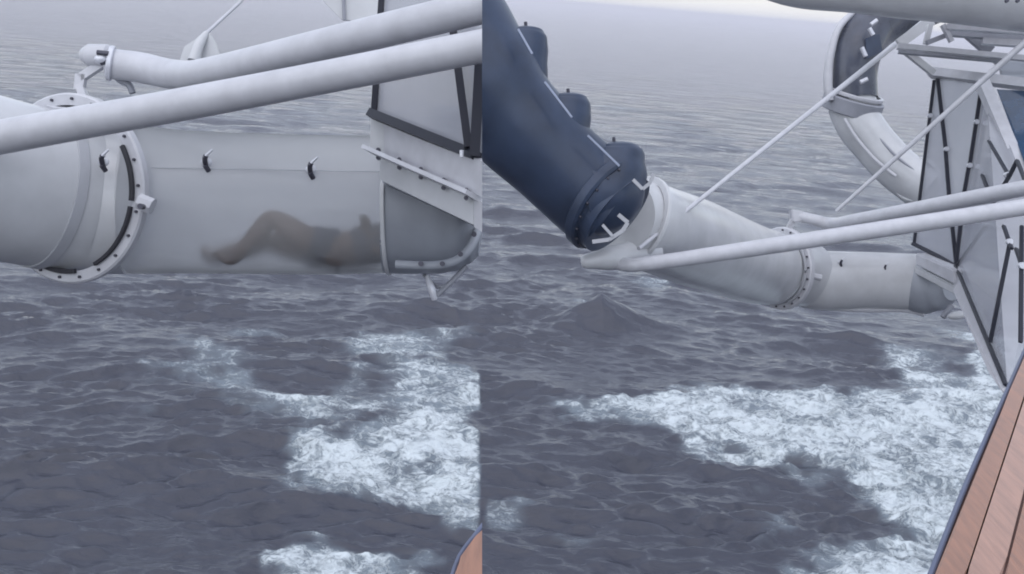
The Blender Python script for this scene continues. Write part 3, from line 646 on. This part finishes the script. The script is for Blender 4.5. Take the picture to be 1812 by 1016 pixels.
td((1702, 48), (1752, 92), 20, 'grey', 19.5); td((1594, 84), (1652, 130), 11, 'gel', 19.6); td((1646, 44), (1638, 78), 8, 'gel', 19.4); td((1668, 44), (1684, 74), 7, 'paint', 19); td((1640, 76), (1676, 62), 8, 'grey'); td((1590, 78), (1648, 36), 18, 'gel', 19.8)
td((1760, 100), (1800, 140), 16, 'gel', 19.5)
obj('roof_panel', slab([P(1766, 106, 19.6), P(1900, 118, 19), P(1900, 142, 18.5), P(1774, 134, 18.8)], .08), 'shell', tr, smooth=False)

# ------------------------------------------------------------------ far cabin
c3 = thing('glass_cabin', 'faceted glass cabin with dark bars and white frame at the right edge', 'glass cabin', P(1700, 500, 18.5), 'glass cabins beside the slides')
A_, B_, D_, E_, F_ = (1654, 136, 20), (1744, 152, 18.6), (1617, 434, 20), (1691, 470, 18.4), (1780, 682, 14.2)
G1, G2 = (1850, 420, 16.0), (1880, 640, 14.0)
def pn(pts, m='glass'): return obj('pane', slab([P(*p) for p in pts], .02), m, c3, smooth=False)
pn([A_, B_, E_, D_]); pn([B_, G1, G2, F_, E_]); pn([(1764, 158, 18.55), (1900, 166, 17.8), (1900, 470, 15.6), (1812, 285, 17.2)], 'blueglass')
def fb(a, b_, w=8, m='frame', th=.07, n_='bar', off=.06):
    obj(n_, bar(P(a[0], a[1], a[2] - off), P(b_[0], b_[1], b_[2] - off), px2m(w * (0.8 if m == 'frame' else 1), (a[2] + b_[2]) / 2), th * (0.5 if m == 'frame' else 1)), m, c3, smooth=False)
def on1(px, py):   # depth on the first glazed side, found where the sight line meets its plane
    o = MCAM.translation; a, b_, c = P(*A_), P(*B_), P(*E_); nn = (b_ - a).cross(c - a); v = P(px, py, 1) - o
    return (px, py, (a - o).dot(nn) / v.dot(nn))
def on2(px, py):
    o = MCAM.translation; a, b_, c = P(*B_), P(*F_), P(*E_); nn = (b_ - a).cross(c - a); v = P(px, py, 1) - o
    return (px, py, (a - o).dot(nn) / v.dot(nn))
fb((1648, 129, 20.1), (1900, 160, 17.6), 17, 'paint', .16, 'top_rail', .1)
fb((1738, 146, 18.65), (1815, 325, 17.2), 21, 'paint', .16, 'corner_post', .12); fb((1814, 322, 17.2), (1860, 430, 16.2), 21, 'paint', .16, 'corner_post', .12)
fb((1653, 142, 20), (1617, 434, 20), 6)
for a, b_ in (((1659, 140), (1673, 262)), ((1673, 266), (1681, 370)), ((1682, 372), (1692, 468)), ((1736, 158), (1728, 212)), ((1727, 218), (1716, 290)), ((1714, 296), (1704, 352)), ((1704, 354), (1692, 466)), ((1744, 400), (1694, 470))):
    fb(on1(*a), on1(*b_), 7.5)
for px, py in ((1674, 264), (1727, 216), (1715, 293), (1645, 205)):
    q_ = on1(px, py); obj('hinge', disc_stud(P(px, py, q_[2] - .08), CV(0, 0, 1), px2m(4.2, 19), .05), 'chrome', c3)
fb((1615, 431, 19.98), (1695, 471, 18.4), 8, n_='sill')
fb(E_, F_, 9, n_='sill', off=.1)
for a, b_ in (((1750, 250), (1786, 312)), ((1786, 312), (1800, 284)), ((1800, 284), (1818, 330)), ((1738, 310), (1752, 345)), ((1752, 345), (1768, 378)), ((1786, 312), (1775, 330)),
              ((1776, 400), (1790, 440)), ((1788, 425), (1752, 606)), ((1808, 400), (1806, 606)), ((1798, 440), (1808, 470))):
    fb(on2(*a), on2(*b_), 8, off=.1)
for px, py in ((1781, 310), (1785, 428), (1807, 470)):
    q_ = on2(px, py); obj('hinge', disc_stud(P(px, py, q_[2] - .16), CV(0, 0, 1), px2m(5, 17), .05), 'chrome', c3)
obj('skirt_panel', slab([P(1620, 448, 19.4), P(1688, 478, 18), P(1690, 504, 18), P(1620, 468, 19.4)], .3, bev=.02), 'paint', c3, smooth=False)
obj('skirt_panel', slab([P(1618, 470, 19.5), P(1690, 507, 18.1), P(1690, 522, 18.1), P(1618, 484, 19.5)], .3, bev=.02), 'gel', c3, smooth=False)
obj('curb', slab([P(1690, 476, 18.1), P(1702, 492, 17.9), P(1783, 684, 14.1), P(1771, 692, 14.1), P(1750, 660, 14.6), P(1686, 515, 18.1)], .25, bev=.02), 'paint', c3, smooth=False)

# ------------------------------------------------------------------ varnished ship's rails, near the camera
ZR = CAM_H - 1.05
def rl(px, py, dz=0): return plane_pt(px, py, ZR + dz)
dn = Vector((0, 0, -1))
G_R = 'varnished wooden rails at the lower corners'
rail = thing('ship_rail', 'varnished brown wooden rail running up the lower right corner', 'rail', rl(1800, 900), G_R)
obj('plank', slab([rl(1648, 1030), rl(1787, 690), rl(1822, 610), rl(1850, 560), rl(1858, 566), rl(1812, 700), rl(1712, 1005), rl(1700, 1040)], .07, dn, bev=.006), 'wood', rail)
obj('plank', slab([rl(1703, 1040), rl(1715, 1005), rl(1815, 700), rl(1861, 568), rl(1880, 600), rl(1782, 985), rl(1766, 1040)], .07, dn, bev=.006), 'wood_pale', rail)
obj('plank', slab([rl(1772, 1040), rl(1787, 985), rl(1884, 604), rl(2100, 700), rl(2100, 1100), rl(1800, 1100)], .07, dn, bev=.006), 'wood', rail)
obj('caulk', slab([rl(1764, 1050, -.01), rl(1780, 985, -.01), rl(1878, 600, -.01), rl(1886, 604, -.01), rl(1790, 985, -.01), rl(1776, 1050, -.01)], .05, dn), 'wooddark', rail, smooth=False)
obj('edge_seal', tube([rl(1640, 1036, -.02), rl(1712, 852, -.02), rl(1783, 690, -.02), rl(1818, 610, -.02)], .007, n=10, sub=4), 'seal', rail)
obj('outer_board', slab([rl(1640, 1040, -.03), rl(1783, 690, -.03), rl(1846, 560, -.03), rl(1870, 600, -.03), rl(1700, 1040, -.03)], .2, dn), 'wooddark', rail, smooth=False)
r2 = thing('ship_rail', 'short brown end of wooden rail at the bottom centre edge', 'rail', rl(830, 1010), G_R)
obj('plank', cut(slab([rl(798, 1030), rl(815, 985), rl(842, 948), rl(870, 915), rl(900, 1040)], .07, dn, bev=.006), True), 'wood', r2)
obj('edge_seal', cut(tube([rl(796, 1034, -.02), rl(813, 985, -.02), rl(840, 948, -.02), rl(866, 915, -.02)], .005, n=10, sub=3), True), 'seal', r2)

# empties were placed before their children: nothing else to move
bpy.context.view_layer.update()
